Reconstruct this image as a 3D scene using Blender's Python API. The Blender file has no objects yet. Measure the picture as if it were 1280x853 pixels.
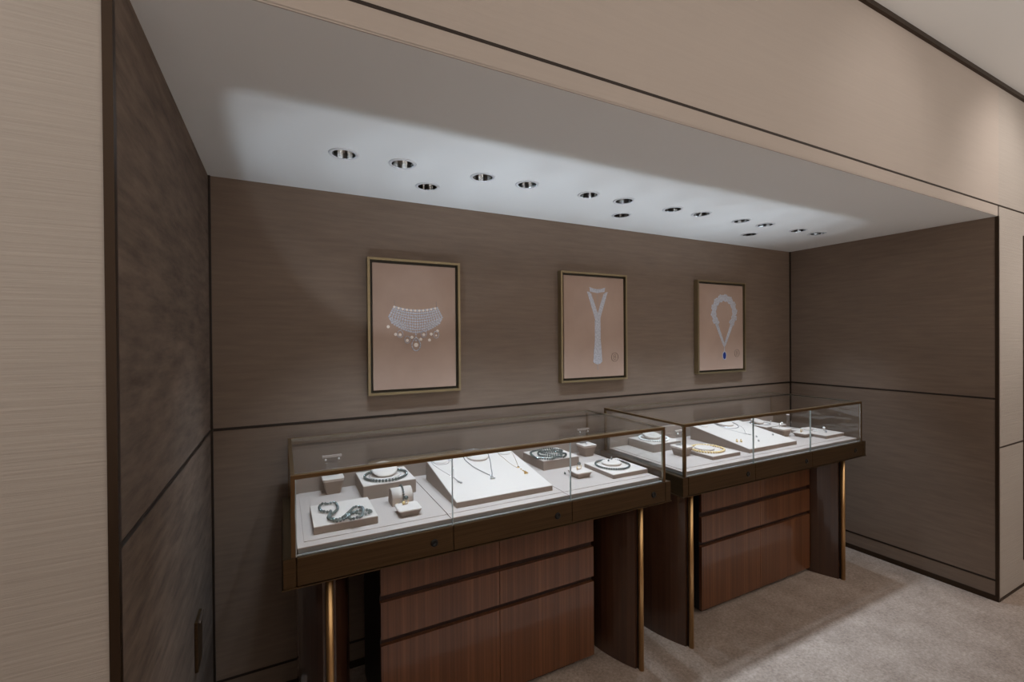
import bpy, bmesh, math, random
from mathutils import Vector, Matrix
random.seed(7)
PI = math.pi
SC = bpy.context.scene
COL = SC.collection

# ------------------------------------------------------------------ measures (metres)
W, D = 3.82, 1.157           # niche width and depth
ZC, ZR = 2.162, 2.905        # niche ceiling, shop ceiling
ZS = 1.14                    # wall panel seam
DECK = 0.863                 # tray surface inside the showcases

# ------------------------------------------------------------------ materials
def mat(name):
    m = bpy.data.materials.new(name); m.use_nodes = True
    nt = m.node_tree
    for n in list(nt.nodes): nt.nodes.remove(n)
    out = nt.nodes.new('ShaderNodeOutputMaterial')
    return m, nt, out
def rgba(c): return (c[0], c[1], c[2], 1.0)
def principled(nt, out, col, rough=.5, metal=0.0, spec=.5, coat=0.0):
    b = nt.nodes.new('ShaderNodeBsdfPrincipled')
    b.inputs['Base Color'].default_value = rgba(col)
    b.inputs['Roughness'].default_value = rough
    b.inputs['Metallic'].default_value = metal
    b.inputs['Specular IOR Level'].default_value = spec
    b.inputs['Coat Weight'].default_value = coat
    b.inputs['Coat Roughness'].default_value = .03
    nt.links.new(b.outputs[0], out.inputs[0])
    return b
def noise(nt, scale3, scale=1.0, detail=4, rough=.55):
    tc = nt.nodes.new('ShaderNodeTexCoord')
    mp = nt.nodes.new('ShaderNodeMapping'); mp.inputs['Scale'].default_value = scale3
    n = nt.nodes.new('ShaderNodeTexNoise')
    n.inputs['Scale'].default_value = scale; n.inputs['Detail'].default_value = detail
    n.inputs['Roughness'].default_value = rough
    nt.links.new(tc.outputs['Object'], mp.inputs[0]); nt.links.new(mp.outputs[0], n.inputs['Vector'])
    return n
def ramp(nt, src, stops):
    r = nt.nodes.new('ShaderNodeValToRGB')
    el = r.color_ramp.elements
    el[0].position, el[0].color = stops[0][0], rgba(stops[0][1])
    el[1].position, el[1].color = stops[-1][0], rgba(stops[-1][1])
    for p, c in stops[1:-1]:
        e = el.new(p); e.color = rgba(c)
    nt.links.new(src, r.inputs[0]); return r
def bump(nt, b, src, strength, dist):
    u = nt.nodes.new('ShaderNodeBump'); u.inputs['Strength'].default_value = strength
    u.inputs['Distance'].default_value = dist
    nt.links.new(src, u.inputs['Height']); nt.links.new(u.outputs[0], b.inputs['Normal'])
def mixc(nt, a, b, f, mode='MIX'):
    x = nt.nodes.new('ShaderNodeMix'); x.data_type = 'RGBA'; x.blend_type = mode
    x.inputs[0].default_value = f
    nt.links.new(a, x.inputs[6]); nt.links.new(b, x.inputs[7]); return x.outputs[2]

def plain(name, col, rough=.5, metal=0.0, spec=.5, coat=0.0):
    m, nt, out = mat(name); principled(nt, out, col, rough, metal, spec, coat); return m

def fabric(name, col, var, streak, bumpk=.3, rough=.85, mott=1.2):
    """wall fabric: fine horizontal streaks plus a soft mottling"""
    m, nt, out = mat(name)
    b = principled(nt, out, col, rough, 0, .25)
    n1 = noise(nt, streak, 1.0, 6, .65)
    n2 = noise(nt, (mott, mott, mott*4), 1.0, 3)
    d = tuple(c*(1-var) for c in col); l = tuple(min(1, c*(1+var)) for c in col)
    r1 = ramp(nt, n1.outputs['Fac'], [(.3, d), (.7, l)])
    g = 1-var*.7
    r2 = ramp(nt, n2.outputs['Fac'], [(.35, (g, g, g)), (.65, (1, 1, 1))])
    nt.links.new(mixc(nt, r1.outputs[0], r2.outputs[0], 1.0, 'MULTIPLY'), b.inputs['Base Color'])
    bump(nt, b, n1.outputs['Fac'], bumpk, .002)
    return m
M = {}
M['dark_fabric'] = fabric('taupe wall fabric', (.205, .150, .114), .12, (5, 5, 60), .25)
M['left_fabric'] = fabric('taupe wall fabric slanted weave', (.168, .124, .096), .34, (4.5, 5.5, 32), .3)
M['light_fabric'] = fabric('cream wall fabric', (.41, .365, .325), .035, (2.5, 2.5, 110), .75)
M['fascia_fabric'] = fabric('cream bulkhead fabric', (.43, .37, .325), .02, (2.5, 2.5, 90), .22)
M['ceiling'] = plain('white ceiling paint', (.74, .735, .72), .9, 0, .2)
M['bronze_trim'] = plain('dark bronze trim', (.045, .026, .014), .45, .6)
M['seam'] = plain('dark bronze seam', (.022, .013, .008), .5, .3)

m, nt, out = mat('beige carpet'); b = principled(nt, out, (.4, .33, .28), .95, 0, .1)
n1 = noise(nt, (1, 1, 1), 75, 5, .8); n2 = noise(nt, (1, 1, 1), 7, 5, .7)
r1 = ramp(nt, n1.outputs['Fac'], [(.3, (.275, .215, .175)), (.7, (.57, .46, .39))])
r2 = ramp(nt, n2.outputs['Fac'], [(.32, (.72, .70, .69)), (.68, (1, 1, 1))])
nt.links.new(mixc(nt, r1.outputs[0], r2.outputs[0], 1.0, 'MULTIPLY'), b.inputs['Base Color'])
bump(nt, b, n1.outputs['Fac'], .8, .006); M['carpet'] = m

def wood(name, dark, mid, light, coat=.55, rough=.32, s=1.0):
    m, nt, out = mat(name); b = principled(nt, out, mid, rough, 0, .5, coat)
    n1 = noise(nt, (95*s, 95*s, .8), 1.0, 3, .7); n2 = noise(nt, (18*s, 18*s, .5), 1.0, 2)
    r1 = ramp(nt, n1.outputs['Fac'], [(.28, dark), (.5, mid), (.72, light)])
    r2 = ramp(nt, n2.outputs['Fac'], [(.35, (.72, .68, .66)), (.65, (1, 1, 1))])
    nt.links.new(mixc(nt, r1.outputs[0], r2.outputs[0], 1.0, 'MULTIPLY'), b.inputs['Base Color'])
    return m
M['wood'] = wood('striped reddish brown veneer', (.095, .031, .010), (.140, .050, .018), (.195, .078, .032), .65, .35)
M['leg_wood'] = wood('dark brown veneer', (.045, .018, .009), (.062, .025, .012), (.085, .037, .019), 1.0, .35)
M['slot'] = plain('dark finger groove wood', (.028, .009, .006), .5)
M['black'] = plain('black lacquer', (.010, .009, .008), .4)
M['brass'] = plain('polished brass', (.62, .39, .18), .36, 1.0)

m, nt, out = mat('brushed bronze'); b = principled(nt, out, (.10, .062, .030), .42, .75)
n1 = noise(nt, (3, 3, 160), 1.0, 4); r1 = ramp(nt, n1.outputs['Fac'], [(.3, (.075, .044, .020)), (.7, (.11, .066, .032))])
nt.links.new(r1.outputs[0], b.inputs['Base Color']); M['bronze'] = m
M['rail'] = plain('bronze rail', (.19, .118, .058), .36, .85)
M['joint'] = plain('glass joint', (.42, .46, .48), .25, 0, .8)
M['keyhole'] = plain('black lock', (.012, .011, .010), .3, .5)

def glass(name, tint, f0, edge=False):
    m, nt, out = mat(name)
    tr = nt.nodes.new('ShaderNodeBsdfTransparent'); tr.inputs[0].default_value = rgba(tint)
    gl = nt.nodes.new('ShaderNodeBsdfGlossy'); gl.inputs['Roughness'].default_value = .02 if not edge else .25
    gl.inputs[0].default_value = (1, 1, 1, 1)
    lw = nt.nodes.new('ShaderNodeLayerWeight'); lw.inputs[0].default_value = .5
    pw = nt.nodes.new('ShaderNodeMath'); pw.operation = 'POWER'; pw.inputs[1].default_value = 5
    ma = nt.nodes.new('ShaderNodeMath'); ma.operation = 'MULTIPLY_ADD'
    ma.inputs[1].default_value = 1-f0; ma.inputs[2].default_value = f0
    mx = nt.nodes.new('ShaderNodeMixShader')
    nt.links.new(lw.outputs['Facing'], pw.inputs[0]); nt.links.new(pw.outputs[0], ma.inputs[0])
    nt.links.new(ma.outputs[0], mx.inputs[0]); nt.links.new(tr.outputs[0], mx.inputs[1]); nt.links.new(gl.outputs[0], mx.inputs[2])
    nt.links.new(mx.outputs[0], out.inputs[0]); return m
M['glass'] = glass('clear glass', (.985, .992, .99), .04)
M['glass_edge'] = glass('polished glass edge', (.62, .80, .78), .30, True)
M['acrylic'] = glass('clear acrylic', (.93, .94, .95), .06)

def cloth(name, col, rough=.9, k=.06):
    m, nt, out = mat(name); b = principled(nt, out, col, rough, 0, .2)
    n1 = noise(nt, (1, 1, 1), 420, 3)
    r1 = ramp(nt, n1.outputs['Fac'], [(.3, tuple(c*(1-k) for c in col)), (.7, tuple(min(1, c*(1+k)) for c in col))])
    nt.links.new(r1.outputs[0], b.inputs['Base Color']); bump(nt, b, n1.outputs['Fac'], .25, .0008)
    return m
M['taupe'] = cloth('taupe display fabric', (.29, .228, .192))
M['white'] = cloth('ivory display leather', (.565, .482, .432), .7, .02)
M['liner'] = cloth('greige tray suede', (.42, .345, .308))
M['panel'] = cloth('taupe back panel fabric', (.20, .155, .128))
M['chrome'] = plain('white metal', (.85, .85, .87), .12, 1.0)
M['gold'] = plain('yellow gold', (.86, .58, .24), .18, 1.0)
M['gold_pearl'] = plain('golden pearl', (.80, .58, .28), .2, 0, .8, .6)
M['white_pearl'] = plain('white pearl', (.86, .84, .82), .2, 0, .7, .5)
M['dark_pearl'] = plain('black green pearl', (.15, .175, .172), .24, .8, .9, .2)
M['diamond'] = plain('diamond setting', (.88, .90, .93), .08, .85)
M['silver'] = plain('grey white gold chain', (.62, .63, .66), .25, .8)
M['frame'] = plain('champagne bronze frame', (.30, .235, .135), .4, .7)
M['frame_in'] = plain('dark frame channel', (.030, .024, .014), .5)
m, nt, out = mat('dusty rose canvas'); b = principled(nt, out, (.40, .285, .225), .9, 0, .15)
n1 = noise(nt, (1, 1, 1), 6, 3); r1 = ramp(nt, n1.outputs['Fac'], [(.3, (.385, .27, .215)), (.7, (.43, .305, .24))])
nt.links.new(r1.outputs[0], b.inputs['Base Color']); M['canvas'] = m
m, nt, out = mat('printed diamonds'); b = principled(nt, out, (.55, .55, .6), .6, 0, .3)
n1 = noise(nt, (1, 1, 1), 150, 3, .8); r1 = ramp(nt, n1.outputs['Fac'], [(.35, (.30, .30, .34)), (.62, (.62, .62, .67))])
nt.links.new(r1.outputs[0], b.inputs['Base Color']); M['ink_diamond'] = m
M['ink_pearl'] = plain('printed pearls', (.80, .72, .66), .6)
M['ink_blue'] = plain('printed sapphire', (.008, .035, .22), .5)
M['ink_dark'] = plain('printed brown ink', (.16, .105, .075), .7)
M['ink_line'] = plain('printed grey ink', (.30, .27, .26), .7)
M['reflector'] = plain('painted reflection streaks', (.62, .58, .54), .25, 1.0)  # pale copy for the reflection streaks painted on the downlight facets
M['ring'] = plain('white fixture ring', (.62, .62, .63), .45)
m, nt, out = mat('lit lamp'); e = nt.nodes.new('ShaderNodeEmission'); e.inputs[0].default_value = (.86, .93, 1, 1); e.inputs[1].default_value = 14
nt.links.new(e.outputs[0], out.inputs[0]); M['lamp'] = m
M['tray_shade'] = plain('tray side with painted shade', (.24, .23, .225), .7)  # darker than the tray top, shadow below the tray edge put into the colour
M['channel'] = plain('painted glass edge highlight', (.45, .45, .46), .4)  # pale colour standing in for the highlight on the glass edge
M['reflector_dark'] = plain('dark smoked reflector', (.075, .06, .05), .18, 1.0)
M['shop_wall'] = plain('beige shop wall', (.42, .36, .31), .9)

# ------------------------------------------------------------------ mesh helpers
class MB:
    def __init__(s): s.bm = bmesh.new()
    def box(s, x0, x1, y0, y1, z0, z1, mi=0, edge=None, bev=0):
        t = bmesh.new()
        bmesh.ops.create_cube(t, size=1)
        for v in t.verts:
            v.co = Vector((x0+(v.co.x+.5)*(x1-x0), y0+(v.co.y+.5)*(y1-y0), z0+(v.co.z+.5)*(z1-z0)))
        if bev: bmesh.ops.bevel(t, geom=list(t.edges), offset=bev, segments=2, affect='EDGES', profile=.6)
        big = max(f.calc_area() for f in t.faces)
        for f in t.faces:
            f.material_index = mi
            if edge is not None and f.calc_area() < big*.5: f.material_index = edge
        s.add(t); return s
    def add(s, t, mat4=None):
        if mat4 is not None: bmesh.ops.transform(t, matrix=mat4, verts=t.verts)
        me = bpy.data.meshes.new('tmp'); t.to_mesh(me); t.free()
        s.bm.from_mesh(me); bpy.data.meshes.remove(me); return s
    def prism(s, pts, z0, z1, mi=0, bev=0):
        t = bmesh.new()
        a = [t.verts.new((p[0], p[1], z0)) for p in pts]; b_ = [t.verts.new((p[0], p[1], z1)) for p in pts]
        t.faces.new(list(reversed(a))); t.faces.new(b_)
        n = len(pts)
        for i in range(n): t.faces.new((a[i], a[(i+1) % n], b_[(i+1) % n], b_[i]))
        bmesh.ops.recalc_face_normals(t, faces=t.faces)
        for f in t.faces: f.material_index = mi
        s.add(t); return s
    def lathe(s, prof, c, n=32, mi=0, tilt=None, sx=1, sy=1, smooth=True):
        t = bmesh.new(); rings = []
        for r, z in prof:
            if r < 1e-6: rings.append([t.verts.new((0, 0, z))])
            else: rings.append([t.verts.new((r*sx*math.cos(2*PI*i/n), r*sy*math.sin(2*PI*i/n), z)) for i in range(n)])
        for a, b_ in zip(rings, rings[1:]):
            for i in range(n):
                j = (i+1) % n
                if len(a) == 1 and len(b_) == 1: continue
                if len(a) == 1: f = t.faces.new((a[0], b_[j], b_[i]))
                elif len(b_) == 1: f = t.faces.new((a[i], a[j], b_[0]))
                else: f = t.faces.new((a[i], a[j], b_[j], b_[i]))
                f.smooth = smooth; f.material_index = mi
        bmesh.ops.recalc_face_normals(t, faces=t.faces)
        mt = Matrix.Translation(c)
        if tilt is not None: mt = mt @ tilt
        s.add(t, mt); return s
    def ball(s, c, r, sub=2, mi=0, sc=(1, 1, 1)):
        t = bmesh.new(); bmesh.ops.create_icosphere(t, subdivisions=sub, radius=r)
        for f in t.faces: f.smooth = True; f.material_index = mi
        s.add(t, Matrix.Translation(c) @ Matrix.Diagonal((sc[0], sc[1], sc[2], 1))); return s
    def beads(s, pts, r, sub=1, mi=0, sc=(1, 1, 1)):
        # one template merged many times into the same strand
        t = bmesh.new(); bmesh.ops.create_icosphere(t, subdivisions=sub, radius=r)
        vs = [v.co.copy() for v in t.verts]; fs = [[v.index for v in f.verts] for f in t.faces]; t.free()
        for p in pts:
            nv = [s.bm.verts.new((v.x*sc[0]+p[0], v.y*sc[1]+p[1], v.z*sc[2]+p[2])) for v in vs]
            for f in fs:
                q = s.bm.faces.new([nv[i] for i in f]); q.smooth = True; q.material_index = mi
        return s
    def tube(s, pts, r, n=8, closed=False, mi=0):
        pts = [Vector(p) for p in pts]; t = bmesh.new(); rings = []; N = len(pts)
        for i, p in enumerate(pts):
            if closed: d = pts[(i+1) % N]-pts[i-1]
            else: d = pts[min(i+1, N-1)]-pts[max(i-1, 0)]
            d.normalize()
            up = Vector((0, 0, 1)) if abs(d.z) < .9 else Vector((1, 0, 0))
            u = d.cross(up).normalized(); w = u.cross(d)
            rings.append([t.verts.new(p+(u*math.cos(2*PI*k/n)+w*math.sin(2*PI*k/n))*r) for k in range(n)])
        for i in range(N if closed else N-1):
            a, b_ = rings[i], rings[(i+1) % N]
            for k in range(n):
                f = t.faces.new((a[k], a[(k+1) % n], b_[(k+1) % n], b_[k])); f.smooth = True; f.material_index = mi
        if not closed:
            t.faces.new(rings[0]); t.faces.new(list(reversed(rings[-1])))
        bmesh.ops.recalc_face_normals(t, faces=t.faces)
        s.add(t); return s
    def build(s, name, mats, parent=None):
        me = bpy.data.meshes.new(name)
        if parent is not None:
            base = WORLD_LOC[parent.name]
            bmesh.ops.translate(s.bm, vec=-base, verts=s.bm.verts)
        s.bm.to_mesh(me); s.bm.free()
        for k in (mats if isinstance(mats, (list, tuple)) else [mats]): me.materials.append(M[k])
        o = bpy.data.objects.new(name, me); COL.objects.link(o)
        WORLD_LOC[o.name] = Vector((0, 0, 0))
        if parent is not None:
            o.parent = parent
            WORLD_LOC[o.name] = base.copy()
        return o
WORLD_LOC = {}
def thing(name, label, cat, loc, group=None):
    o = bpy.data.objects.new(name, None); COL.objects.link(o); o.location = loc
    o.empty_display_size = .05
    WORLD_LOC[o.name] = Vector(loc)
    o['label'] = label; o['category'] = cat
    if group: o['group'] = group
    return o
def tag(o, label, cat, group=None):
    o['label'] = label; o['category'] = cat
    if group: o['group'] = group
    # put the origin at the thing's base
    vs = o.data.vertices
    c = Vector((sum(v.co.x for v in vs)/len(vs), sum(v.co.y for v in vs)/len(vs), min(v.co.z for v in vs)))
    o.data.transform(Matrix.Translation(-c)); o.location = c
    return o
def struct(o): o['kind'] = 'structure'; return o
def B(*a, **k): return MB().box(*a, **k)

# ------------------------------------------------------------------ the room
struct(B(-2.4, 7.2, -5.6, .3, -.12, 0).build('floor', 'carpet'))
struct(B(-.012, W+.012, 0, .12, 0, ZC+.14).build('wall_back', 'dark_fabric'))
struct(B(-.13, 0, -D+.002, 0, 0, ZC+.14).build('wall_left', 'left_fabric'))
struct(B(W, W+.13, -D+.002, 0, 0, ZC+.14).build('wall_right', 'dark_fabric'))
struct(B(-2.4, -.012, -D, -D+.12, 0, ZR).build('wall_front_left', 'light_fabric'))
struct(B(W+.011, 7.2, -D, -D+.12, 0, ZR).build('wall_front_right', 'light_fabric'))
fb = MB(); fb.box(-.012, W+.011, -D, -D+.06, ZC+.004, ZR); fb.box(-.012, W+.011, -D, -D+.003, ZC, ZC+.005)
struct(fb.build('wall_bulkhead', 'fascia_fabric'))
struct(B(-2.4, 7.2, -5.6, .12, ZR, ZR+.1).build('ceiling', 'ceiling'))
struct(B(-2.5, -2.4, -5.6, -D, 0, ZR).build('wall_far_left', 'shop_wall'))
struct(B(7.2, 7.3, -5.6, -D, 0, ZR).build('wall_far_right', 'shop_wall'))
struct(B(-2.4, 7.2, -5.7, -5.6, 0, ZR).build('wall_behind', 'shop_wall'))

LAMPS = [(.46, -.462), (.669, -.462), (.997, -.464), (1.204, -.466), (1.528, -.467), (1.738, -.467),
         (2.065, -.465), (2.274, -.467), (2.601, -.467), (2.813, -.467), (3.138, -.468), (3.337, -.468),
         (.826, -.256), (1.899, -.262), (2.959, -.264)]
RH = .043
cu = bpy.data.curves.new('niche_ceiling', 'CURVE'); cu.dimensions = '2D'; cu.fill_mode = 'BOTH'
def poly(pts):
    sp = cu.splines.new('POLY'); sp.points.add(len(pts)-1)
    for p, q in zip(sp.points, pts): p.co = (q[0], q[1], 0, 1)
    sp.use_cyclic_u = True
poly([(0, -D+.003), (W, -D+.003), (W, 0), (0, 0)])
for x, y in LAMPS: poly([(x+RH*math.cos(2*PI*i/32), y+RH*math.sin(2*PI*i/32)) for i in range(32)])
cu.extrude = .006
co = bpy.data.objects.new('niche_ceiling_curve', cu); COL.objects.link(co)
bpy.context.view_layer.update()
me = bpy.data.meshes.new_from_object(co.evaluated_get(bpy.context.evaluated_depsgraph_get()))
bpy.data.objects.remove(co)
me.transform(Matrix.Translation((0, 0, ZC+.006))); me.materials.clear(); me.materials.append(M['ceiling'])
for p in me.polygons: p.use_smooth = False
o = bpy.data.objects.new('ceiling_niche', me); COL.objects.link(o); struct(o)

# trims and panel seams
tn = [0]
def trim(m_, *a):
    tn[0] += 1; struct(B(*a).build('trim_%d' % tn[0], m_))
trim('bronze_trim', -.013, .0015, -D-.004, -D+.012, 0, ZC+.0)           # corner, left pier
trim('bronze_trim', W-.0015, W+.011, -D-.003, -D+.012, 0, ZC)           # corner, right pier
trim('seam', W+.001, W+.008, -D-.0015, -D+.01, ZC, 2.2205)               # little joint above it
trim('seam', -.02, 7.2, -D-.0015, -D+.01, 2.2185, 2.2265)                # bulkhead seam
trim('bronze_trim', -2.4, 7.2, -D-.014, -D+.01, ZR-.022, ZR)             # shop cornice
trim('seam', W+.011, 7.2, -D-.0015, -D+.01, .862, .870)
trim('seam', 0, W, -.0015, .01, ZS-.006, ZS+.005)
trim('seam', -.01, .0015, -D+.01, 0, ZS-.006, ZS+.005)
trim('seam', W-.0015, W+.01, -D+.01, 0, ZS-.005, ZS+.005)
trim('seam', W-.0015, W+.01, -D+.01, 0, .112, .122)
trim('seam', .0, .008, -.008, 0, 0, ZC)
trim('seam', W-.008, W, -.008, 0, 0, ZC)
trim('bronze_trim', 4.19, 4.23, -D-.004, -D+.01, .154, 2.088)            # metal jamb strip on the pier
for nm, a in (('right', (W-.004, W+.01, -D, 0, 0, .032)), ('front_right', (W+.011, 7.2, -D-.004, -D+.01, 0, .014)),
              ('back', (.0, W, -.004, .01, 0, .032)), ('left', (-.01, .004, -D+.012, 0, 0, .032)),
              ('front_left', (-2.4, -.013, -D-.004, -D+.01, 0, .014))):
    struct(B(*a).build('baseboard_'+nm, 'bronze_trim'))
trim('seam', 0, W, -.0015, .01, .112, .122)

# ------------------------------------------------------------------ downlights
PAIRS = ['nearest the left wall', 'above the sloping board of the left showcase', 'over the right end of the left showcase',
         'over the left end of the right showcase', 'above the sloping board of the right showcase', 'nearest the right wall']
for i, (x, y) in enumerate(LAMPS):
    if i < 12:
        lab = ('left' if i % 2 == 0 else 'right')+' round recessed downlight of the pair '+PAIRS[i//2]
    else:
        lab = 'single round recessed downlight near the wall above the picture of the '+['pearl collar', 'tie necklace', 'looped sapphire necklace'][i-12]
    t = thing('downlight', lab, 'ceiling light', (x, y, ZC), 'round downlights in the niche ceiling')
    MB().lathe([(.0405, -.0005), (.0405, -.003), (.050, -.003), (.052, 0), (.0405, .0)], (x, y, ZC), 40).build('trim_ring', 'ring', t)
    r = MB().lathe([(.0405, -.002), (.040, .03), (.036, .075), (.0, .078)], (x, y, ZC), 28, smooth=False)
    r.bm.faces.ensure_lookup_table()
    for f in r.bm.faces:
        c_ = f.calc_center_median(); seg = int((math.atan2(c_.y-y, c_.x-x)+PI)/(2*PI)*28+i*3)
        f.material_index = 1 if seg % 4 in (1, 2) and seg % 7 != 2 else 0  # pale facets paint reflection streaks into the dark reflector
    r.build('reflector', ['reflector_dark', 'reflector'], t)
    MB().lathe([(.0, .0745), (.022, .0745), (.022, .0715), (.0, .0715)], (x, y, ZC), 20).build('lamp', 'lamp', t)
    L = bpy.data.lights.new('niche_spot', 'SPOT'); L.color = (.68, .84, 1.0)
    L.energy = 30 if i < 12 else 2.5
    L.spot_size = math.radians(66 if i < 12 else 60); L.spot_blend = .55; L.shadow_soft_size = .028
    lo = bpy.data.objects.new('niche_spot', L); COL.objects.link(lo); lo.parent = t; lo.location = (0, 0, .062)
    if i >= 12: lo.rotation_euler = (math.radians(6), 0, 0)

# ------------------------------------------------------------------ pictures
def frame(x0, x1, z0, z1, label, paint):
    t = thing('framed_picture', label, 'picture', ((x0+x1)/2, 0, z0), 'framed jewellery pictures on the back wall')
    w, yf = .011, -.034
    f = MB()
    f.box(x0, x0+w, yf, -.001, z0, z1); f.box(x1-w, x1, yf, -.001, z0, z1)
    f.box(x0+w, x1-w, yf, -.001, z0, z0+w); f.box(x0+w, x1-w, yf, -.001, z1-w, z1)
    f.build('frame', 'frame', t)
    B(x0+w, x1-w, -.012, -.001, z0+w, z1-w).build('backing', 'frame_in', t)
    g = .012
    c = B(x0+w+g, x1-w-g, -.026, -.012, z0+w+g, z1-w-g, bev=.0015).build('canvas', 'canvas', t)
    paint(c)
YP = -.0265
def dots(mb, pts, r): 
    for x, z in pts:
        mb.lathe([(0, .0006), (r*.7, .0006), (r, 0)], (x, YP+.0005, z), 10, tilt=Matrix.Rotation(PI/2, 4, 'X'))
def pearl_parts(c, pts, r, m_='ink_pearl'):
    for p in pts:
        b = MB(); dots(b, [p], r); b.build('pearl_print', m_, c)
def lozenge(mb, pts, y=YP):
    t = bmesh.new(); vs = [t.verts.new((p[0], y, p[1])) for p in pts]; vb = [t.verts.new((p[0], YP+.0008, p[1])) for p in pts]
    t.faces.new(vs); n = len(pts)
    for i in range(n): t.faces.new((vs[i], vs[(i+1) % n], vb[(i+1) % n], vb[i]))
    bmesh.ops.recalc_face_normals(t, faces=t.faces); mb.add(t)
def monogram(c, x, z):
    m_ = MB(); n = 28
    def ringp(cx, cz, rx, rz): return [(cx+rx*math.cos(2*PI*i/n), YP, cz+rz*math.sin(2*PI*i/n)) for i in range(n)]
    m_.tube(ringp(x, z, .026, .026), .0014, 6, True)
    m_.tube(ringp(x, z+.008, .008, .007), .0012, 6, True)
    m_.tube(ringp(x, z-.007, .009, .008), .0012, 6, True)
    m_.build('monogram', 'ink_dark', c)
def paint_collar(c):
    m_ = MB(); p_ = MB(); rows, cols = 9, 22
    for r in range(rows):
        v = r/(rows-1)
        for k in range(cols):
            u = k/(cols-1)*2-1
            half = .104+.024*min(1, v*1.6)-.012*max(0, v-.62)*3
            top = 1.637+.016*u*u
            bot = 1.533+.045*abs(u)**1.8
            x = .834+half*u; z = top+(bot-top)*v
            dots(p_ if (r == 0 and k % 2 == 0) else m_, [(x, z)], .0056)
    for x, z, rr in ((.832, 1.472, .0), ):
        n = 22
        m_.tube([(x+.021*math.cos(2*PI*i/n)*(1-.35*max(0, math.sin(2*PI*i/n))), YP, z+.003+.031*math.sin(2*PI*i/n)) for i in range(n)], .0028, 6, True)
        dots(m_, [(x, z+.022), (x, z+.036), (x, z+.05)], .005)
    pearl_parts(c, [(.832, 1.472)], .0105)
    for x, z in ((.756, 1.521), (.79, 1.494), (.87, 1.521), (.932, 1.517)):
        n = 18
        m_.tube([(x+.013*math.cos(2*PI*i/n), YP, z+.004+.017*math.sin(2*PI*i/n)) for i in range(n)], .0018, 6, True)
    pearl_parts(c, [(.735, 1.523), (.756, 1.521), (.79, 1.494), (.812, 1.509), (.855, 1.499), (.87, 1.521), (.898, 1.495), (.907, 1.524), (.939, 1.539), (.701, 1.559)], .0075)
    pearl_parts(c, [(.932, 1.517)], .005)
    m_.build('diamond_print', 'ink_diamond', c); p_.build('pearl_row_print', 'ink_pearl', c)
    MB().tube([(.732, YP, 1.655), (.731, YP, 1.685)], .0008, 5).build('thread_print', 'ink_line', c)
    MB().tube([(.934, YP, 1.655), (.934, YP, 1.685)], .0008, 5).build('thread_print', 'ink_line', c)
def paint_tie(c):
    m_ = MB()
    lozenge(m_, [(1.859, 1.797), (1.887, 1.789), (1.916, 1.786), (1.946, 1.789), (1.975, 1.798), (1.968, 1.772), (1.916, 1.763), (1.864, 1.770)])
    lozenge(m_, [(1.841, 1.770), (1.858, 1.768), (1.872, 1.758), (1.896, 1.700), (1.920, 1.640), (1.937, 1.609), (1.899, 1.609), (1.893, 1.640), (1.870, 1.700)])
    lozenge(m_, [(1.993, 1.772), (1.976, 1.768), (1.962, 1.758), (1.938, 1.700), (1.918, 1.640), (1.901, 1.609), (1.937, 1.609), (1.943, 1.640), (1.966, 1.700)], YP-.0004)
    lozenge(m_, [(1.899, 1.612), (1.937, 1.612), (1.938, 1.49), (1.946, 1.41), (1.948, 1.358), (1.935, 1.347), (1.917, 1.343), (1.899, 1.347), (1.884, 1.358), (1.888, 1.41), (1.897, 1.49)], YP-.0008)
    pts = []
    for k in range(34):
        z = 1.60-.0072*k; w_ = .017+.013*max(0, (1.49-z)/.14)
        n_ = 4 if w_ < .02 else 6
        for j in range(n_): pts.append((1.917+(j/(n_-1)*2-1)*w_, z))
    for k in range(18):
        f = k/17
        for s_ in (-1, 1):
            pts.append((1.917+s_*(.066-.049*f), 1.755-.14*f)); pts.append((1.917+s_*(.056-.047*f), 1.752-.14*f))
    for k in range(12): pts.append((1.865+k*.0095, 1.780+.00035*(k-5.5)**2)); pts.append((1.868+k*.009, 1.772+.0003*(k-5.5)**2))
    dots(m_, pts, .0042)
    m_.build('diamond_print', 'ink_diamond', c)
    pearl_parts(c, [(1.917, 1.752-.011*k) for k in range(6)], .0028, 'ink_line'); pearl_parts(c, [(1.917, 1.335-.009*k) for k in range(3)], .004, 'ink_line')
    monogram(c, 2.044, 1.383)
def paint_loop(c):
    m_ = MB(); pts = []
    cx, cz, a, b_ = 3.022, 1.668, .108, .100
    n = 40
    for i in range(n):
        th = math.radians(-50+i*280/(n-1))
        for k, rr in enumerate((.86, 1.0, 1.14)):
            wob = .045*math.sin(7*th*2)
            x = cx+a*(rr+wob*(k-1+.4))*math.cos(th); z = cz+(b_*1.0)*(rr+wob*(k-1))*math.sin(th)*(1.05 if math.sin(th) > 0 else 1.0)
            pts.append((x, z))
    dots(m_, pts, .0098)
    p2 = []
    for k in range(16):
        f = k/15
        for s_ in (-1, 1):
            x = cx+s_*(.080-.076*f); z = 1.592-.150*f
            p2.append((x-.007*(1-f*.6), z)); p2.append((x+.007*(1-f*.6), z))
    dots(m_, p2, .0085)
    n = 20
    m_.tube([(3.021+.019*math.cos(2*PI*i/n), YP, 1.368+.028*math.sin(2*PI*i/n)) for i in range(n)], .0028, 6, True)
    dots(m_, [(3.021, 1.43), (3.021, 1.418), (3.021, 1.406)], .005)
    m_.build('diamond_print', 'ink_diamond', c)
    s_ = MB(); n = 20
    lozenge(s_, [(3.021+.015*math.cos(2*PI*i/n), 1.368+.024*math.sin(2*PI*i/n)) for i in range(n)], YP-.001); s_.build('sapphire_print', 'ink_blue', c)
    monogram(c, 3.153, 1.383)
frame(.608, 1.056, 1.241, 1.878, 'bronze framed picture of a wide diamond collar with pearl drops', paint_collar)
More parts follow.
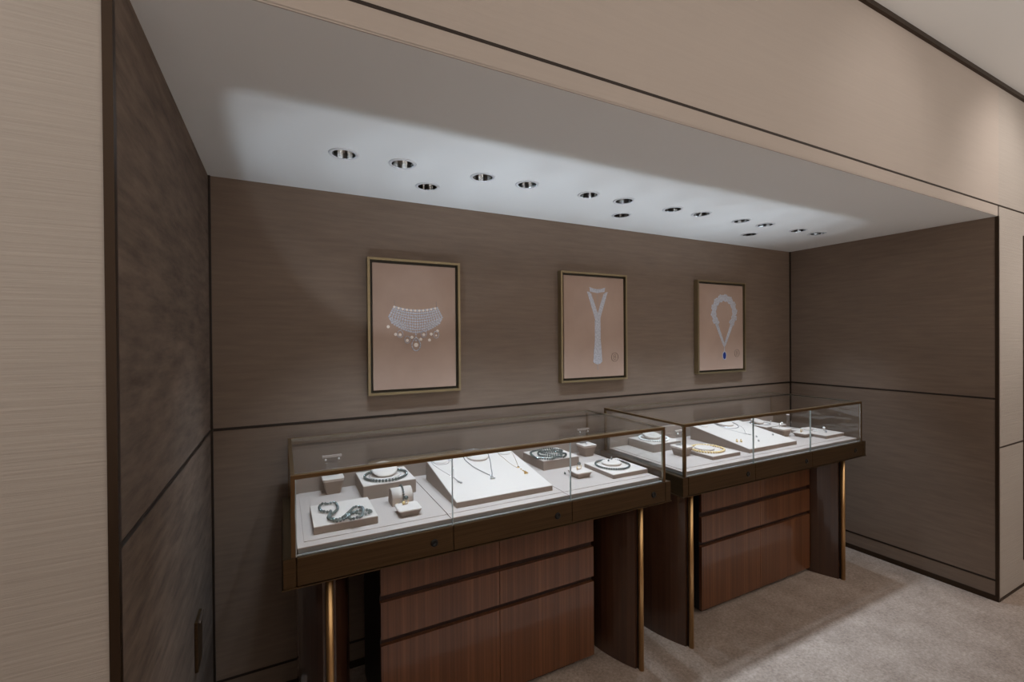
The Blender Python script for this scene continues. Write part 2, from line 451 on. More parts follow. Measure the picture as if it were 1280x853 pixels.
frame(1.657, 2.137, 1.246, 1.880, 'bronze framed picture of a long diamond necklace shaped like a tie', paint_tie)
frame(2.750, 3.242, 1.248, 1.886, 'bronze framed picture of a looped diamond necklace with a blue sapphire drop', paint_loop)

# ------------------------------------------------------------------ wall socket plate
t = thing('wall_socket', 'small dark metal socket cover low on the dark left wall', 'socket', (0, -.37, .44))
B(.0005, .010, -.43, -.34, .44, .60, bev=.002).build('cover_plate', 'bronze', t)
B(.010, .016, -.42, -.35, .592, .600, bev=.001).build('hinge_bar', 'chrome', t)
MB().lathe([(0, 0), (.006, 0), (.006, .008), (0, .010)], (.0005, -.315, .575), 14, tilt=Matrix.Rotation(PI/2, 4, 'Y')).build('screw', 'chrome', t)

# ------------------------------------------------------------------ showcases
Z0, Z1, Z2 = .7549, .8431, 1.0916
YF, YG, YB = -.663, -.6575, -.075
def lens(cx, n=16):
    """plan of a leg: blunt nose to the front, bellied sides, blunt tail"""
    L, R = [], []
    for i in range(n+1):
        y = -.605+i*(.53/n); d = (y+.34)/.30
        h = .090*(1-d*d)
        L.append((cx-h, y)); R.append((cx+h, y))
    return R+list(reversed(L))
def showcase(a0, a1, g0, g1, s1, s2, locks, rods, label):
    t = thing('glass_showcase', label, 'display case', ((a0+a1)/2, (YF+YB)/2, 0), 'long glass jewellery showcases')
    # band: a hollow box of bronze, its front made of three drawer fronts
    bnd = MB()
    bnd.box(a0, a1, YF+.012, -.055, Z0, Z1-.002)
    bnd.box(a0, a0+.034, YF, YF+.013, Z0, Z1, bev=.0012); bnd.box(a1-.031, a1, YF, YF+.013, Z0, Z1, bev=.0012)
    bnd.box(a0+.002, a0+.020, YF+.012, -.055, Z1-.003, Z1, bev=.001); bnd.box(a1-.020, a1-.002, YF+.012, -.055, Z1-.003, Z1, bev=.001)
    bnd.box(a0-.004, a1+.004, YF-.003, -.055, Z0-.004, Z0, bev=.001)
    bnd.build('bronze_band', 'bronze', t)
    xs = [a0+.036, s1, s2, a1-.033]
    for k in range(3):
        f = MB().box(xs[k]+.001, xs[k+1]-.001, YF-.001, YF+.0125, Z0+.002, Z1, bev=.0028).build('drawer_front', 'bronze', t)
        MB().lathe([(0, .0015), (.005, .0015), (.006, .003), (.0125, .003), (.0135, 0)], (locks[k], YF-.001, .798), 24, tilt=Matrix.Rotation(PI/2, 4, 'X')).build('lock', 'keyhole', f)
    # tray decks, one above each drawer
    dx = [g0+.018, s1, s2, g1-.018]
    for k in range(3):
        l_ = dx[k]+(.0015 if k else 0); r_ = dx[k+1]-(.0015 if k < 2 else 0)
        ty = MB(); ty.box(l_, r_, -.638, -.08, DECK-.006, DECK-.002, bev=.001)
        ty.box(l_+(.02 if k == 0 else 0), r_-(.02 if k == 2 else 0), -.600, -.10, DECK-.002, DECK, bev=.0008)
        ty.build('tray', 'liner', t)
    B(g0+.020, g1-.020, -.637, -.085, Z1, DECK-.006).build('tray_base', 'tray_shade', t)
    B(g0+.013, g1-.013, YG+.0078, YG+.0105, Z1, Z1+.0032).build('glass_edge_glint', 'channel', t)  # added strip that paints the bright line along the front glass's bottom edge
    # back panel and its padded rail
    B(g0+.004, g1-.004, YB, YB+.006, Z1, Z2-.012).build('back_panel', 'panel', t)
    B(g0+.018, g1-.018, -.100, YB, DECK-.015, .944, bev=.003).build('back_rail', 'taupe', t)
    # frame
    fr = MB(); h = .0135
    fr.box(g0, g1, YG-.0005, YG+.019, Z2-h, Z2, bev=.0015)
    fr.box(g0, g1, YB-.010, YB+.004, Z2-h*.7, Z2, bev=.001)
    fr.box(g0, g0+.012, YG+.019, YB-.010, Z2-h*.8, Z2, bev=.001); fr.box(g1-.009, g1, YG+.019, YB-.010, Z2-h*.8, Z2, bev=.001)
    for x_ in (g0, g1-.0125):
        fr.box(x_, x_+.0125, YG-.0005, YG+.012, Z1, Z2-h+.001, bev=.001)
        fr.box(x_, x_+.0125, YB-.006, YB+.004, Z1, Z2-h+.001, bev=.001)
    fr.build('frame', 'rail', t)
    # glass
    gm = ['glass', 'glass_edge']
    B(g0+.0125, g1-.0095, YG+.0195, YB-.0105, Z2-.0075, Z2-.0005, 0, 1).build('glass_top', gm, t)
    gx = [g0+.0158, s1, s2, g1-.013]
    for k in range(3):
        B(gx[k]+(.0013 if k else 0), gx[k+1]-.0013, YG+.001, YG+.0075, Z1, Z2-h, 0, 1).build('glass_front', gm, t)
    for x_ in (s1, s2, g0+.0145):
        B(x_-.0012, x_+.0012, YG+.0004, YG+.0082, Z1, Z2-h).build('glass_joint', 'joint', t)
    B(g0+.002, g0+.008, YG+.012, YB-.006, Z1, Z2-h*.8, 0, 1).build('glass_side', gm, t)
    B(g1-.008, g1-.002, YG+.012, YB-.006, Z1, Z2-h*.8, 0, 1).build('glass_side', gm, t)
    # legs
    for x_ in rods:
        lg = MB().prism(lens(x_), 0, Z0-.004).build('leg', 'leg_wood', t)
        B(x_-.008, x_+.008, -.612, -.6045, 0, Z0-.004).build('groove', 'seam', lg)
        MB().lathe([(0, 0), (.0115, 0), (.0115, Z0-.004), (0, Z0-.004)], (x_, -.622, 0), 24).build('brass_rod', 'brass', lg)
    return t
showcase(.2538, 1.8311, .2753, 1.8049, .788, 1.289, (.718, 1.220, 1.727), (.385, 1.688),
         'long glass showcase on bronze band and wooden legs nearest the left wall')
showcase(1.9102, 3.4964, 1.9245, 3.4664, 2.429, 2.93, (2.372, 2.874, 3.378), (2.006, 3.322),
         'long glass showcase on bronze band and wooden legs nearest the right wall')

def cabinet(x0, x1, label):
    yf, yb = -.475, -.10; xm = (x0+x1)/2
    t = thing('drawer_cabinet', label, 'cabinet', (xm, (yf+yb)/2, 0), 'wooden drawer cabinets under the showcases')
    b_ = MB(); b_.box(x0, x1, yf+.020, yb, .028, Z0-.005)
    b_.build('body', 'black', t)
    B(x0+.03, x1-.09, yf+.03, yb-.02, 0, .028).build('plinth', 'black', t)
    B(x0+.004, x1-.001, yf+.0185, yf+.0205, .030, Z0-.006).build('finger_groove', 'slot', t)
    for l_, r_ in ((x0, xm-.001), (xm+.001, x1)):
        B(l_, r_, yf, yf+.0185, .556, Z0-.006, bev=.0012).build('drawer', 'wood', t)
        B(l_, r_, yf, yf+.0185, .393, .531, bev=.0012).build('drawer', 'wood', t)
        B(l_, r_, yf, yf+.0185, .028, .370, bev=.0012).build('door', 'wood', t)
cabinet(.571, 1.537, 'striped brown drawer cabinet under the left showcase')
cabinet(2.254, 3.235, 'striped brown drawer cabinet under the right showcase')

# ------------------------------------------------------------------ display stands
def block(x0, x1, y0, y1, h, label, group='fabric display blocks'):
    t = thing('display_block', label, 'display stand', ((x0+x1)/2, (y0+y1)/2, DECK), group)
    B(x0, x1, y0, y1, DECK, DECK+h-.003, bev=.0012).build('body', 'taupe', t)
    B(x0+.0005, x1-.0005, y0+.0005, y1-.0005, DECK+h-.003, DECK+h, bev=.001).build('top_pad', 'white', t)
    return DECK+h
def pyramid(cx, cy, ht, hb, h, label, group, cat='display stand', name='display_cup', lip=.012, rot=0):
    t = thing(name, label, cat, (cx, cy, DECK), group)
    def ring(b_, z, s_):
        r = s_*.22; out_ = []
        for qx, qy, a in ((1, 1, 0), (-1, 1, PI/2), (-1, -1, PI), (1, -1, 3*PI/2)):
            for j in range(4):
                th = a+j*PI/6
                px, py = qx*(s_-r)+r*math.cos(th), qy*(s_-r)+r*math.sin(th)
                out_.append(b_.verts.new((cx+px*math.cos(rot)-py*math.sin(rot), cy+px*math.sin(rot)+py*math.cos(rot), z)))
        return out_
    def loft(levels):
        b_ = bmesh.new(); rs = [ring(b_, z, s_) for z, s_ in levels]
        b_.faces.new(list(reversed(rs[0]))); b_.faces.new(rs[-1])
        for p, q in zip(rs, rs[1:]):
            for i in range(16): b_.faces.new((p[i], p[(i+1) % 16], q[(i+1) % 16], q[i]))
        bmesh.ops.recalc_face_normals(b_, faces=b_.faces)
        m_ = MB(); m_.add(b_); return m_
    k = (h-lip)/h
    loft([(DECK, hb*.96), (DECK+.002, hb), (DECK+h-lip, hb+(ht-hb)*k)]).build('body', 'taupe', t)
    loft([(DECK+h-lip, hb+(ht-hb)*k+.0008), (DECK+h-.002, ht), (DECK+h, ht-.003)]).build('top_pad', 'white', t)
    return DECK+h
def slope(x0, x1, label):
    y0, y1 = -.566, -.165
    def z(y): return .886+.16*(y+.565)
    t = thing('sloping_display_board', label, 'display stand', ((x0+x1)/2, (y0+y1)/2, DECK), 'sloping necklace boards')
    def wedge(zl, zh, ins):
        b_ = bmesh.new(); v = []
        for x in (x0+ins, x1-ins):
            for y, a in ((y0+ins, 0), (y1-ins, 0), (y1-ins, 1), (y0+ins, 1)):
                v.append(b_.verts.new((x, y, (zh(y) if a else zl(y)))))
        for f in ((0, 1, 2, 3), (7, 6, 5, 4), (0, 3, 7, 4), (1, 5, 6, 2), (3, 2, 6, 7), (0, 4, 5, 1)): b_.faces.new([v[i] for i in f])
        bmesh.ops.recalc_face_normals(b_, faces=b_.faces)
        bmesh.ops.bevel(b_, geom=list(b_.edges), offset=.001, segments=1, affect='EDGES')
        m_ = MB(); m_.add(b_); return m_
    wedge(lambda y: DECK, lambda y: z(y)-.0025, 0).build('body', 'taupe', t)
    wedge(lambda y: z(y)-.0026, lambda y: z(y), .0006).build('top_pad', 'white', t)
    return z
def disc(cx, cy, z, r, h, label, tilt=0, sy=1.0):
    cz = z+r*abs(math.sin(tilt)) if tilt > math.radians(10) else z
    m_ = MB().lathe([(0, 0), (r*.97, 0), (r, .002), (r, h-.004), (r*.95, h-.001), (r*.85, h), (0, h)], (cx, cy, cz), 40,
                    tilt=Matrix.Rotation(tilt, 4, 'X'), sy=sy)
    return tag(m_.build('neck_form', 'white'), label, 'display stand', 'round white neck forms')

def dense(pts, closed=True, sub=12):
    """Catmull-Rom through the points"""
    P = [Vector(p) for p in pts]; n = len(P); out_ = []
    rng = range(n) if closed else range(n-1)
    for i in rng:
        if closed: a, b_, c, d = P[i-1], P[i], P[(i+1) % n], P[(i+2) % n]
        else: a, b_, c, d = P[max(i-1, 0)], P[i], P[i+1], P[min(i+2, n-1)]
        for k in range(sub):
            t = k/sub
            out_.append(.5*((2*b_)+(-a+c)*t+(2*a-5*b_+4*c-d)*t*t+(-a+3*b_-3*c+d)*t**3))
    if not closed: out_.append(P[-1])
    return out_
def spaced(path, step, closed=True):
    path = list(path)+([path[0]] if closed else [])
    out_ = [path[0]]; acc = 0
    for a, b_ in zip(path, path[1:]):
        seg = (b_-a).length; pos = step-acc
        while pos <= seg and seg > 0:
            out_.append(a+(b_-a)*(pos/seg)); pos += step
        acc = (acc+seg) % step if seg > 0 else acc
        acc = seg-(pos-step) if seg > 0 else acc
    if closed and len(out_) > 2 and (out_[-1]-out_[0]).length < step*.6: out_.pop()
    return out_
def strand(pts, r, label, material, clasp=None, closed=True, group='bead and pearl necklaces', name='pearl_necklace', cat='necklace', sub=2):
    path = dense(pts, closed); bp = spaced(path, r*2.12, closed)
    if group is None: pass
    t = thing(name, label, cat, tuple(bp[0]-Vector((0, 0, r))), group)
    MB().beads([tuple(p) for p in bp[1:]], r, sub).build('bead_strand', material, t)
    c = bp[0]; MB().ball(c, r*.9, 2, sc=(1.3, 1, .8)).build('clasp', clasp or material, t)
    return t
def oval(cx, cy, rx, ry, z, n=16, a0=0, a1=360, closed=True):
    m_ = n if closed else n-1
    return [(cx+rx*math.cos(math.radians(a0+(a1-a0)*i/m_)), cy+ry*math.sin(math.radians(a0+(a1-a0)*i/m_)), z) for i in range(n)]

def ring_thing(cx, cy, z, label, metal='gold', stone='white_pearl', r=.009, sr=.006, rot=0):
    t = thing('ring', label, 'ring', (cx, cy, z), 'rings on the stands')
    n = 24
    pts = [(cx+r*math.cos(2*PI*i/n)*math.cos(rot), cy+r*math.cos(2*PI*i/n)*math.sin(rot), z+r+r*math.sin(2*PI*i/n)) for i in range(n)]
    MB().tube(pts, .0013, 8, True).build('band', metal, t)
    MB().ball((cx, cy, z+2*r+sr*.6), sr, 2).build('stone', stone, t)
def earring(cx, cy, z, label, metal='chrome', drop='dark_pearl', r=.005):
    t = thing('earring', label, 'earring', (cx, cy, z), 'earrings on the displays')
    MB().ball((cx, cy, z+r), r, 2).build('pearl', drop, t)
    MB().ball((cx+.001, cy+.002, z+2*r+.002), r*.5, 1).tube([(cx, cy, z+2*r-.001), (cx+.001, cy+.006, z+2*r+.003), (cx, cy+.009, z+.001)], .0007, 6).build('hook', metal, t)

# --- left showcase -------------------------------------------------
zt = block(.3437, .5485, -.5644, -.3526, .026, 'low tray block at the front left of the left showcase under a tangled necklace')
zz = zt+.0055
n1 = [(.404, -.347), (.429, -.355), (.433, -.411), (.419, -.455), (.401, -.478), (.404, -.512), (.424, -.522), (.444, -.512),
      (.465, -.469), (.488, -.438), (.510, -.440), (.512, -.474), (.500, -.528), (.478, -.545), (.462, -.538), (.460, -.506),
      (.483, -.479), (.508, -.478), (.532, -.490), (.532, -.515), (.508, -.516), (.486, -.500), (.462, -.492), (.447, -.530), (.420, -.536), (.395, -.510), (.398, -.470), (.408, -.440), (.396, -.432), (.376, -.415), (.375, -.364), (.388, -.345)]
strand([(.2553+(x-.2553)*.985, -2.1669+(y+2.1669)*.985, zz+.003*(i % 2)) for i, (x, y) in enumerate(n1)], .0052,
       'long dark green pearl necklace heaped on the front left low block', 'dark_pearl')
zt = pyramid(.442, -.145, .042, .028, .066, 'small square cup stand at the back left of the left showcase', 'square cup stands')
def stand(cx, cy, z, label, l1, l2, h=.075, w=.038):
    t = thing('earring_stand', label, 'display stand', (cx, cy, z), 'clear earring stands')
    B(cx-.022, cx+.022, cy-.0015, cy+.0015, z, z+h).build('acrylic_plate', 'acrylic', t)
    B(cx-.024, cx+.024, cy-.012, cy+.012, z, z+.0025).build('acrylic_base', 'acrylic', t)
    B(cx-w, cx+w, cy-.004, cy+.004, z+h, z+h+.010, bev=.001).build('bar', 'white', t)
    for s_, lb in ((-1, l1), (1, l2)):
        q = thing('earring', lb, 'earring', (cx+s_*(w-.012), cy-.007, z+h-.012), 'earrings on the clear stands')
        MB().ball((cx+s_*(w-.012), cy-.007, z+h-.007), .0045, 2).build('pearl', 'white_pearl', q)
        MB().tube([(cx+s_*(w-.012), cy-.0065, z+h-.004), (cx+s_*(w-.012), cy-.0062, z+h+.006)], .0012, 6).build('hook', 'chrome', q)
stand(.442, -.125, zt, 'clear earring stand with white bar on the back left cup of the left showcase',
      'left white pearl earring hanging on the back left clear stand', 'right white pearl earring hanging on the back left clear stand')
zt = block(.5387, .7495, -.312, -.104, .056, 'tall block in the back row of the left showcase beside its left cup')
disc(.645, -.190, zt+.0005, .054, .007, 'white neck form tilted up on the back left block of the left showcase', math.radians(24), .95)
strand(oval(.645, -.218, .086, .082, zt+.0062, 20), .0062, 'dark pearl necklace circling the back left neck form of the left showcase', 'dark_pearl')
strand(oval(.645, -.205, .066, .062, zt+.0030, 20), .0016, 'fine silver chain lying inside the dark pearls on the back left block', 'silver', 'chrome', name='chain_necklace', sub=1)
# bracelet roll
x0, x1, y0, y1 = .6244, .7050, -.436, -.366
t = thing('bracelet_roll', 'white rounded roll holding a bracelet in the left showcase', 'display stand', ((x0+x1)/2, (y0+y1)/2, DECK))
pr = [(y0, DECK)]+[((y0+y1)/2-(y1-y0)/2*math.cos(PI*i/14), DECK+.028+.032*math.sin(PI*i/14)) for i in range(15)]+[(y1, DECK)]
def xprism(pr, xa, xb):
    b_ = bmesh.new(); a = [b_.verts.new((xa, p[0], p[1])) for p in pr]; c = [b_.verts.new((xb, p[0], p[1])) for p in pr]; n = len(pr)
    b_.faces.new(a); b_.faces.new(list(reversed(c)))
    for i in range(n):
        f = b_.faces.new((a[i], a[(i+1) % n], c[(i+1) % n], c[i])); f.smooth = 0 < i < n-2
    bmesh.ops.recalc_face_normals(b_, faces=b_.faces); m_ = MB(); m_.add(b_); return m_
xprism([(p[0]*.98-.008, DECK+(p[1]-DECK)*.985) for p in pr], x0, x0+.002).build('end_cap', 'taupe', t)
xprism([(p[0]*.98-.008, DECK+(p[1]-DECK)*.985) for p in pr], x1-.002, x1).build('end_cap', 'taupe', t)
xprism(pr, x0+.0018, x1-.0018).build('roll', 'white', t)
bpath = [(.668, p[0]-.004*math.cos(PI*max(0, min(1, (i-1)/14))), p[1]+.004*math.sin(PI*max(0, min(1, (i-1)/14)))) for i, p in enumerate(pr) if 1 <= i <= 15]
bpath = [(.660, y0-.006, DECK+.008), (.664, y0-.0055, DECK+.018)]+bpath
strand(bpath, .0042, 'dark pearl bracelet wrapped over the white roll', 'dark_pearl', 'gold', False, None, 'pearl_bracelet', 'bracelet')
MB_ = MB().ball((.640, -.4475, DECK+.0075), .0075, 3).build('loose_pearl', 'gold_pearl'); tag(MB_, 'golden pearl on the tray in front of the white bracelet roll', 'pearl')
zt = pyramid(.664, -.521, .042, .033, .026, 'low ring stand in front of the white bracelet roll', 'low square ring stands', name='ring_stand', lip=.006)
ring_thing(.662, -.500, zt, 'gold ring with dark and gold pearls on the front ring stand of the left showcase', 'gold', 'dark_pearl', .0085, .0090, .3)
MB_ = MB().ball((.652, -.503, zt+.0065), .0065, 3).build('loose_pearl', 'gold_pearl'); tag(MB_, 'golden pearl beside the ring on the low ring stand', 'pearl')

zf = slope(.835, 1.259, 'wide white sloping board in the middle of the left showcase')
def on(x, y, off=.0012): return (x, y, .886+.16*(y+.565)+off)
SL = math.atan(.16)
def chain(pts, label, r=.0013, material='silver', pend=None, pend_m='diamond', closed=True):
    path = spaced(dense([on(x, y, r) for x, y in pts], closed), r*2.6, closed)
    t = thing('pendant_necklace', label, 'necklace', tuple(path[0]), 'pendant necklaces on the sloping boards')
    MB().tube([tuple(p) for p in path], r*.8, 6, closed).beads([tuple(p) for p in path[::2]], r*1.1, 1).build('chain', material, t)
    if pend:
        m_ = MB()
        for x, y, rr in pend: m_.ball(on(x, y, rr*.6), rr, 2, sc=(1, 1, .6))
        m_.build('pendant', pend_m, t)
def sdisc(cx, cy, r, label, h=.011):
    p = on(cx, cy, .0)
    return disc(cx, cy, p[2]+.0004+0.0, r, h, label, SL, 1.0)
sdisc(1.070, -.205, .052, 'large white neck form in the middle of the left sloping board')
sdisc(.893, -.190, .036, 'small white neck form at the left of the left sloping board', .006)
sdisc(1.215, -.190, .036, 'small white neck form at the right of the left sloping board', .006)
chain([(.855, -.190), (.868, -.228), (.893, -.236), (.920, -.228), (.933, -.190), (.920, -.152), (.893, -.144), (.866, -.152)], 'fine silver choker around the small left neck form of the left board', .0011)
chain([(.850, -.205), (.861, -.267), (.874, -.31), (.887, -.350), (.892, -.372), (.912, -.32), (.93, -.255), (.938, -.19), (.915, -.145), (.893, -.138), (.866, -.145)],
      'silver chain with a bar drop at the left of the left sloping board', .0009, 'silver', [(.893, -.378, .004), (.895, -.39, .0045), (.897, -.403, .0045), (.899, -.418, .006), (.905, -.428, .006)])
chain([(1.007, -.19), (1.002, -.225), (1.006, -.270), (1.012, -.310), (1.024, -.347), (1.042, -.395), (1.052, -.405), (1.062, -.390), (1.080, -.340), (1.102, -.285), (1.122, -.223), (1.130, -.180), (1.115, -.135), (1.07, -.118), (1.025, -.135)],
      'heavier silver necklace with a diamond pendant in the middle of the left board', .0024, 'silver', [(1.048, -.415, .0065), (1.043, -.430, .008), (1.036, -.436, .005), (1.052, -.434, .005)])
chain([(1.180, -.205), (1.183, -.255), (1.184, -.310), (1.190, -.355), (1.198, -.372), (1.216, -.33), (1.232, -.28), (1.248, -.22), (1.250, -.18), (1.232, -.148), (1.213, -.143), (1.19, -.155)],
      'gold chain with a long gold pendant at the right of the left sloping board', .0009, 'gold', [(1.2, -.372, .006), (1.203, -.392, .004), (1.205, -.408, .0045), (1.206, -.424, .0065), (1.209, -.436, .006), (1.200, -.436, .005)], 'gold')

zt = block(1.370, 1.577, -.308, -.1045, .046, 'back row block of the left showcase right of the sloping board')
n3 = [(1.423, -.122), (1.388, -.175), (1.382, -.240), (1.398, -.276), (1.436, -.292), (1.481, -.280), (1.511, -.288), (1.545, -.257), (1.540, -.205), (1.524, -.159), (1.474, -.145), (1.450, -.18),
      (1.483, -.225), (1.520, -.25), (1.500, -.27), (1.441, -.255), (1.420, -.20), (1.453, -.150), (1.50, -.17), (1.555, -.20), (1.57, -.16), (1.53, -.12), (1.47, -.11)]
strand([(.2553+(x-.2553)*.985-.005, -2.1669+(y+2.1669)*.985+.01, zt+.006+.0035*(i % 2)) for i, (x, y) in enumerate(n3)], .0056,
       'long dark pearl necklace coiled on the back right block of the left showcase', 'dark_pearl')
zt = pyramid(1.724, -.170, .042, .028, .062, 'small square cup stand at the back right of the left showcase', 'square cup stands')
stand(1.722, -.145, zt, 'clear earring stand with white bar on the back right cup of the left showcase',
      'left white pearl earring hanging on the back right clear stand', 'right white pearl earring hanging on the back right clear stand', .070)
ring_thing(1.708, -.190, zt-.001, 'small silver ring lying on the back right cup of the left showcase', 'chrome', 'diamond', .006, .003, .4)
zt = pyramid(1.476, -.455, .044, .033, .028, 'low ring stand right of the left sloping board', 'low square ring stands', name='ring_stand', lip=.007)
ring_thing(1.480, -.445, zt, 'ring with a large dark pearl on the ring stand right of the left sloping board', 'gold', 'dark_pearl', .010, .0082, -.5)
ring_thing(1.462, -.455, zt, 'low gold ring beside the dark pearl ring on its ring stand', 'gold', 'gold_pearl', .005, .004, .5)
earring(1.428, -.405, DECK, 'dark pearl earring lying on the tray left of the ring stand')
zt = block(1.580, 1.785, -.5675, -.3477, .0194, 'low block at the front right of the left showcase')
disc(1.675, -.437, zt+.0004, .064, .004, 'wide thin white neck form base on the front right block')
disc(1.677, -.435, zt+.0048, .048, .012, 'round raised neck form on the front right block of the left showcase')
strand(oval(1.673, -.447, .079, .082, zt+.0056, 22), .0052, 'dark pearl necklace circling the neck form on the front right block', 'dark_pearl')
earring(1.662, -.432, zt+.017, 'left dark pearl earring on the raised neck form of the left showcase')
earring(1.695, -.415, zt+.017, 'right dark pearl earring on the raised neck form of the left showcase')

# --- right showcase ------------------------------------------------
zt = block(2.077, 2.285, -.308, -.105, .046, 'tall block at the back left of the right showcase')
disc(2.180, -.185, zt+.0005, .052, .014, 'white neck form on the back left block of the right showcase', math.radians(12), .95)
strand(oval(2.178, -.205, .083, .080, zt+.0062, 20), .0058, 'white pearl necklace circling the back left neck form of the right showcase', 'white_pearl', 'chrome')
zt = pyramid(2.176, -.412, .044, .031, .052, 'square cup stand at the front left of the right showcase', 'square cup stands')
stand(2.178, -.395, zt, 'clear earring stand with white bar on the front left cup of the right showcase',
      'left white pearl earring hanging at the front left of the right showcase', 'right white pearl earring hanging at the front left of the right showcase', .070, .030)
ring_thing(2.155, -.425, zt-.001, 'small diamond ring lying on the front left cup of the right showcase', 'chrome', 'diamond', .006, .0035, .3)
zt = block(2.2319, 2.4447, -.5675, -.350, .0194, 'low block at the front left of the right showcase under golden pearls')
disc(2.325, -.435, zt+.0004, .052, .012, 'round white neck form inside the golden pearl necklace')
strand(oval(2.327, -.452, .088, .083, zt+.0066, 22), .0066, 'golden pearl necklace circling its neck form in the right showcase', 'gold_pearl')
slope(2.524, 2.949, 'wide white sloping board in the middle of the right showcase')
sdisc(2.775, -.205, .060, 'large white neck form in the middle of the right sloping board')
sdisc(2.60, -.190, .034, 'small white neck form at the left of the right sloping board', .006)
chain([(2.705, -.205), (2.708, -.245), (2.730, -.285), (2.768, -.300), (2.81, -.288), (2.842, -.25), (2.848, -.205), (2.82, -.150), (2.775, -.133), (2.73, -.150)],
      'thick silver choker around the large neck form of the right board', .0024, 'silver')
chain([(2.70, -.205), (2.70, -.28), (2.725, -.36), (2.74, -.385), (2.77, -.36), (2.83, -.30), (2.86, -.205), (2.83, -.14), (2.775, -.122), (2.72, -.14)],
      'fine silver chain with a small pendant on the right sloping board', .0009, 'silver', [(2.728, -.385, .004), (2.735, -.395, .0045), (2.742, -.405, .005), (2.748, -.412, .0055)])
for (x, y, lb, mt, dr) in ((2.553, -.468, 'left gold earring at the front left of the right sloping board', 'gold', 'gold_pearl'),
                          (2.575, -.478, 'right gold earring at the front left of the right sloping board', 'gold', 'gold_pearl')):
    earring(*on(x, y, 0), lb, mt, dr, .0065)
for (x, y, lb) in ((2.748, -.452, 'upper dark earring beside the glass seam on the right board'), (2.690, -.505, 'lower dark earring beside the glass seam on the right board'),
                   (2.888, -.462, 'single small dark earring at the right of the right sloping board')):
    earring(*on(x, y, 0), lb, 'chrome', 'silver', .005)
zt = block(3.060, 3.270, -.308, -.1045, .046, 'tall block in the back row of the right showcase')
disc(3.135, -.190, zt+.0005, .042, .013, 'white neck form on the tall back block of the right showcase', math.radians(12), .95)
strand(oval(3.140, -.205, .060, .062, zt+.0025, 18), .0022, 'silver bead necklace on the tall back block of the right showcase', 'silver', 'chrome', name='bead_necklace')
ring_thing(3.165, -.265, zt, 'diamond ring at the front of the tall back block of the right showcase', 'chrome', 'diamond', .008, .005, .3)
zt = pyramid(3.108, -.375, .043, .031, .050, 'square cup stand right of the right sloping board', 'square cup stands')
ring_thing(3.095, -.372, zt, 'left diamond ring on the cup right of the right sloping board', 'chrome', 'diamond', .009, .006, .5)
ring_thing(3.128, -.365, zt, 'right pearl ring on the cup right of the right sloping board', 'chrome', 'white_pearl', .011, .0075, .2)
zt = pyramid(3.200, -.452, .041, .031, .026, 'low ring stand beside the rightmost block of the right showcase', 'low square ring stands', name='ring_stand', lip=.007)
ring_thing(3.188, -.450, zt, 'gold ring with a pink pearl on the low stand of the right showcase', 'gold', 'gold_pearl', .007, .0045, .2)
ring_thing(3.215, -.440, zt, 'gold ring with a white pearl on the low stand of the right showcase', 'gold', 'white_pearl', .008, .0055, -.2)
t = thing('earring_stand', 'tall clear acrylic rod stand behind the low ring stand of the right showcase', 'display stand', (3.225, -.345, DECK), 'clear earring stands')
MB().lathe([(0, 0), (.018, 0), (.018, .003), (.006, .004), (.006, .115), (0, .117)], (3.225, -.345, DECK), 20).build('acrylic_rod', 'acrylic', t)
MB().lathe([(0, .117), (.009, .117), (.009, .122), (0, .122)], (3.225, -.345, DECK), 20).build('top_knob', 'white', t)
zt = block(3.248, 3.448, -.5675, -.350, .0194, 'low block at the front right corner of the right showcase')
disc(3.330, -.405, zt+.0004, .034, .010, 'small round neck form on the rightmost low block of the right showcase')
strand(oval(3.335, -.415, .046, .046, zt+.0032, 16), .0028, 'small white bead bracelet around the rightmost small neck form', 'white_pearl', 'chrome', name='bead_bracelet', cat='bracelet', group=None)
ring_thing(3.395, -.475, zt, 'ring with a large white pearl on the rightmost low block', 'chrome', 'white_pearl', .007, .0085, .2)
earring(3.345, -.515, zt, 'small grey earring at the front of the rightmost low block', 'chrome', 'silver', .006)

# ------------------------------------------------------------------ added spots hidden under the front rails to throw the ceiling patch; no real fixtures
for xs in ((.293, .68, .93, 1.18, 1.43, 1.70), (1.98, 2.23, 2.48, 2.73, 2.96)):
    for x in xs:
        L = bpy.data.lights.new('added_patch_spot', 'SPOT'); L.color = (.74, .86, 1.0); L.energy = 6 if x > .3 else 8.3
        L.spot_size = math.radians(56 if x > .3 else 76); L.spot_blend = .4 if x > .3 else .2; L.shadow_soft_size = .0010
        o = bpy.data.objects.new('added_patch_spot', L); COL.objects.link(o)
        o.location = (x, -.6335, 1.056)
        o.rotation_euler = (math.radians(180-11), 0 if x > .3 else math.radians(24), 0)

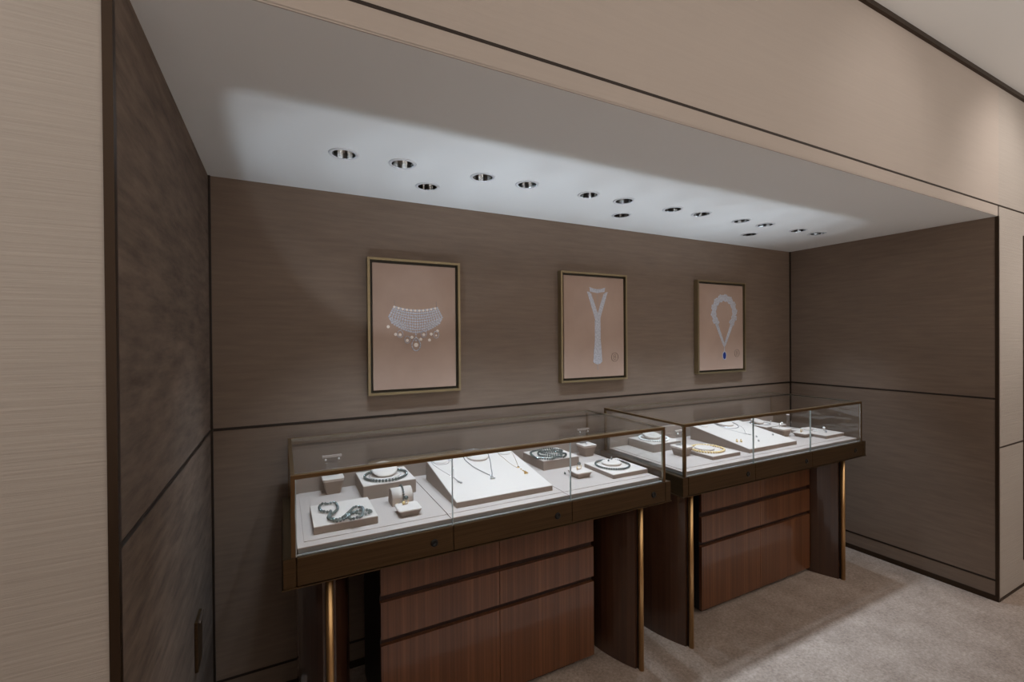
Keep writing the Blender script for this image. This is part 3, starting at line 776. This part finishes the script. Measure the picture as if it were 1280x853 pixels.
# ------------------------------------------------------------------ shop lighting
def area(name, x, y, z, sx, sy, e, col, rot=(0, 0, 0), spread=PI):
    L = bpy.data.lights.new(name, 'AREA'); L.shape = 'RECTANGLE'; L.size = sx; L.size_y = sy
    L.energy = e; L.color = col; L.spread = spread
    o = bpy.data.objects.new(name, L); COL.objects.link(o); o.location = (x, y, z); o.rotation_euler = rot
    return o
WARM = (1.0, .925, .85)
area('shop_ceiling_light', .6, -3.6, ZR-.03, 2.6, 1.2, 5, WARM)
area('shop_ceiling_light', 4.2, -3.4, ZR-.03, 2.6, 1.2, 5, WARM)
for x, y, e, c, a in ((-1.7, -2.0, 31, 110, 28), (-.8, -1.75, 26, 110, 28), (2.6, -1.95, 6, 78, 58), (3.9, -1.95, 24, 90, 50), (5.2, -1.95, 22, 95, 42), (4.35, -2.5, 30, 60, 34)):
    L = bpy.data.lights.new('wall_wash', 'SPOT'); L.color = (1.0, .935, .885); L.energy = e
    L.spot_size = math.radians(c); L.spot_blend = .9; L.shadow_soft_size = .06
    o = bpy.data.objects.new('wall_wash', L); COL.objects.link(o); o.location = (x, y, ZR-.03)
    o.rotation_euler = (math.radians(a), 0, 0)
area('added_uplight', 2.4, -4.0, 1.1, 7, .8, 122, (1, .945, .89), (PI, 0, 0))  # added unseen uplight to brighten ceilings and upper walls, no showcase behind it
w = bpy.data.worlds.new('world'); SC.world = w; w.use_nodes = True
w.node_tree.nodes['Background'].inputs[0].default_value = (.9, .85, .8, 1); w.node_tree.nodes['Background'].inputs[1].default_value = .05

# ------------------------------------------------------------------ camera
cam = bpy.data.cameras.new('camera'); cam.sensor_width = 36; cam.sensor_fit = 'HORIZONTAL'
cam.lens = 564.43/1280*36; cam.clip_start = .02
co = bpy.data.objects.new('camera', cam); COL.objects.link(co)
r_ = Vector((0.89039513, -0.45512472, -0.00761545)); u_ = Vector((0.00941121, 0.00167997, 0.9999543)); f_ = Vector((0.45509113, 0.89042611, -0.00577911))
co.matrix_world = Matrix(((r_.x, u_.x, -f_.x, .25529), (r_.y, u_.y, -f_.y, -2.16690), (r_.z, u_.z, -f_.z, 1.5), (0, 0, 0, 1)))
SC.camera = co
SC.view_settings.view_transform = 'Standard'; SC.view_settings.look = 'None'
SC.view_settings.gamma = 1; SC.view_settings.use_curve_mapping = False
SC.view_settings.exposure = .1
cy = SC.cycles
cy.max_bounces = 14; cy.transparent_max_bounces = 32; cy.glossy_bounces = 8; cy.diffuse_bounces = 6
cy.sample_clamp_indirect = 6; cy.caustics_reflective = True; cy.blur_glossy = .6
cy.use_denoising = True
